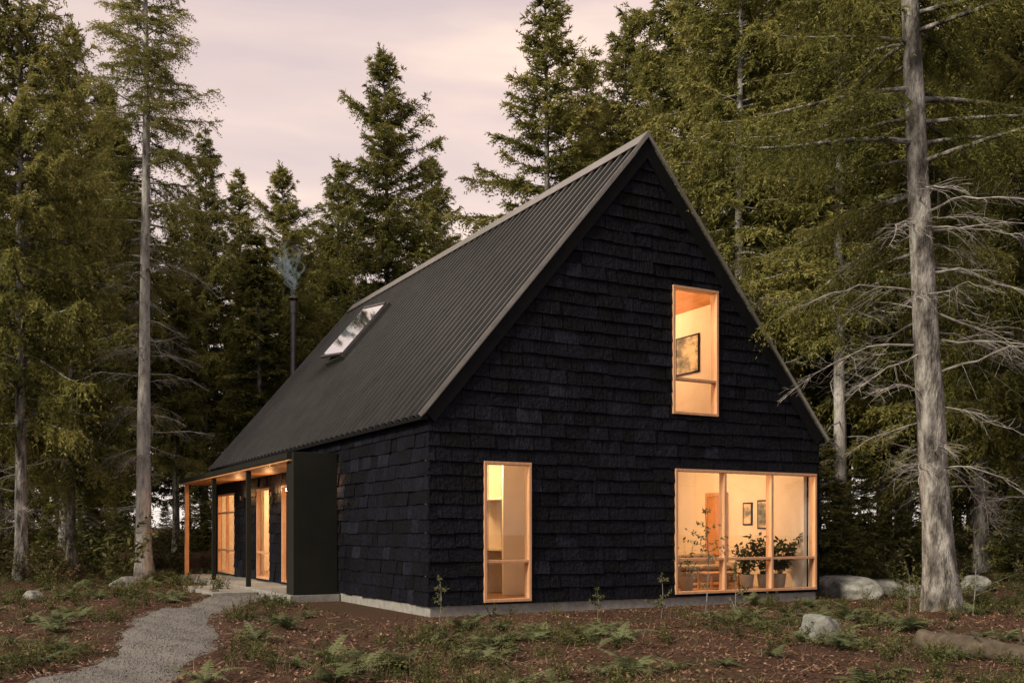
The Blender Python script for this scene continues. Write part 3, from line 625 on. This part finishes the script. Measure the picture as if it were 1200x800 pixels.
p=hobj('armchair',7.0,1.9,.21); m1=MB(); m1.box(-.35,.35,-.35,.35,.15,.42); m1.box(-.35,.35,.25,.38,.43,.85); m1.box(-.42,-.34,-.35,.35,.1,.6); m1.box(.34,.42,-.35,.35,.1,.6); m1.make('body',['fabric'],p,bevel=.04)
def plant(r_,s_,hh,seed,lf=.16,ns=20):
    p=hobj('potted_plant',r_,s_,.21); tm=TM(); tm.tube([(0,0,0),(0,0,.05),(0,0,.34),(0,0,.38)],[.12,.14,.18,.18],14); o=bpy.data.objects.new('pot',tm.mesh('pot',['pot'])); o.parent=p; link(o)
    tm=TM(); V,Fc,Mi,T=weed_tpl(seed,hh,ns,lf,.55); tm.add(V+[0,0,.34],Fc,0,T*.0+.15); o=bpy.data.objects.new('leaves',tm.mesh('leaves',['fern'],False)); o.parent=p; link(o)
plant(9.25,.62,.85,1,.17,30); plant(9.75,.65,.9,2,.17,30); plant(8.75,.7,.75,3,.14,26); plant(6.9,.7,.9,4,.1,8)
def lamp(r_,s_,z,power,fix=True,size=.12,ceil=3.44):
    l=bpy.data.lights.new('lamp_light','POINT'); l.energy=power; l.color=(1,.54,.23); l.shadow_soft_size=size
    e_=hobj('pendant_lamp',r_,s_,0); o=bpy.data.objects.new('bulb_light',l); o.location=(0,0,z-.12); o.parent=e_; link(o)
    m1=MB(); m1.box(-.008,.008,-.008,.008,z+.12,ceil); m1.make('cord',['black'],e_)
    tm=TM(); tm.tube([(0,0,z+.13),(0,0,z+.1),(0,0,z)],[.02,.10,.17],16); o=bpy.data.objects.new('shade',tm.mesh('shade',['bulb'])); o.parent=e_; link(o)
lamp(7.3,2.6,2.9,370); lamp(2.0,2.0,3.1,120); lamp(5.6,2.2,7.0,280,ceil=8.8)
lamp(2.2,8.2,2.8,260); lamp(2.2,13.0,2.8,260); lamp(2.2,17.0,2.8,260)
def wl(s_):  # wall uplight with fitting, added to warm the porch soffit beside the window glow
    e_=hobj('added_soffit_light',-.06,s_,2.75); l=bpy.data.lights.new('added_soffit_bulb','POINT'); l.energy=18; l.color=(1,.5,.2); l.shadow_soft_size=.05
    o=bpy.data.objects.new('bulb_light',l); o.location=(-.16,0,.12); o.parent=e_; link(o); m1=MB(); m1.box(-.1,-.0,-.05,.05,-.1,.03); m1.make('fitting',['pipe'],e_)
for s_ in (7.2,10.95,14.6): wl(s_)
# ------------------------------------------------------------ world & sun & camera
w=bpy.data.worlds.new('World'); scene.world=w; w.use_nodes=True; nt=w.node_tree; nt.nodes.clear(); L=nt.links
out=N(nt,'ShaderNodeOutputWorld'); sky=N(nt,'ShaderNodeTexSky',sky_type='NISHITA'); sky.sun_disc=False; sky.sun_elevation=math.radians(31); sky.sun_rotation=math.radians(230)
b1=N(nt,'ShaderNodeBackground'); b1.inputs[1].default_value=.008; L.new(sky.outputs[0],b1.inputs[0])
tc=N(nt,'ShaderNodeTexCoord'); mp=N(nt,'ShaderNodeMapping'); mp.inputs['Scale'].default_value=(1,1,4.5); mp.inputs['Rotation'].default_value=(0,.3,0); L.new(tc.outputs['Generated'],mp.inputs[0])
nz=N(nt,'ShaderNodeTexNoise'); nz.inputs['Scale'].default_value=2.6; nz.inputs['Detail'].default_value=5; nz.inputs['Roughness'].default_value=.5; nz.inputs['Distortion'].default_value=.4; L.new(mp.outputs[0],nz.inputs['Vector'])
cr=ramp(nt,[(.36,(.66,.535,.53)),(.5,(.80,.625,.575)),(.64,(1.05,.80,.66))]); L.new(nz.outputs['Fac'],cr.inputs[0])
sx=N(nt,'ShaderNodeSeparateXYZ'); L.new(tc.outputs['Generated'],sx.inputs[0]); gr2=ramp(nt,[(.0,(1.0,.87,.79)),(.5,(.72,.60,.58))]); L.new(sx.outputs['Z'],gr2.inputs[0])
fr=ramp(nt,[(.05,(0,0,0)),(.35,(.85,.85,.85))]); L.new(sx.outputs['Z'],fr.inputs[0])
mx=N(nt,'ShaderNodeMix',data_type='RGBA'); L.new(fr.outputs[0],mx.inputs[0]); L.new(gr2.outputs[0],mx.inputs[6]); L.new(cr.outputs[0],mx.inputs[7])
b2=N(nt,'ShaderNodeBackground'); b2.inputs[1].default_value=1.08; L.new(mx.outputs[2],b2.inputs[0]); ad=N(nt,'ShaderNodeAddShader'); L.new(b1.outputs[0],ad.inputs[0]); L.new(b2.outputs[0],ad.inputs[1]); L.new(ad.outputs[0],out.inputs[0])
sl=bpy.data.lights.new('sun','SUN'); sl.energy=4.6; sl.angle=math.radians(14); sl.color=(1,.86,.64); so=bpy.data.objects.new('sun',sl)
dv=Vector((-.66,-.56,.52)).normalized(); so.rotation_euler=dv.to_track_quat('Z','Y').to_euler(); link(so)
cam=bpy.data.cameras.new('camera'); cam.sensor_width=36; cam.lens=36*F/1200; cam.shift_y=(HOR-400)/1200; cam.clip_end=2000; cam.clip_start=.1
co=bpy.data.objects.new('camera',cam); co.location=(0,0,CAMH); co.rotation_euler=(math.radians(90),0,0); link(co); scene.camera=co
scene.view_settings.view_transform='Standard'; scene.view_settings.look='None'; scene.view_settings.exposure=0
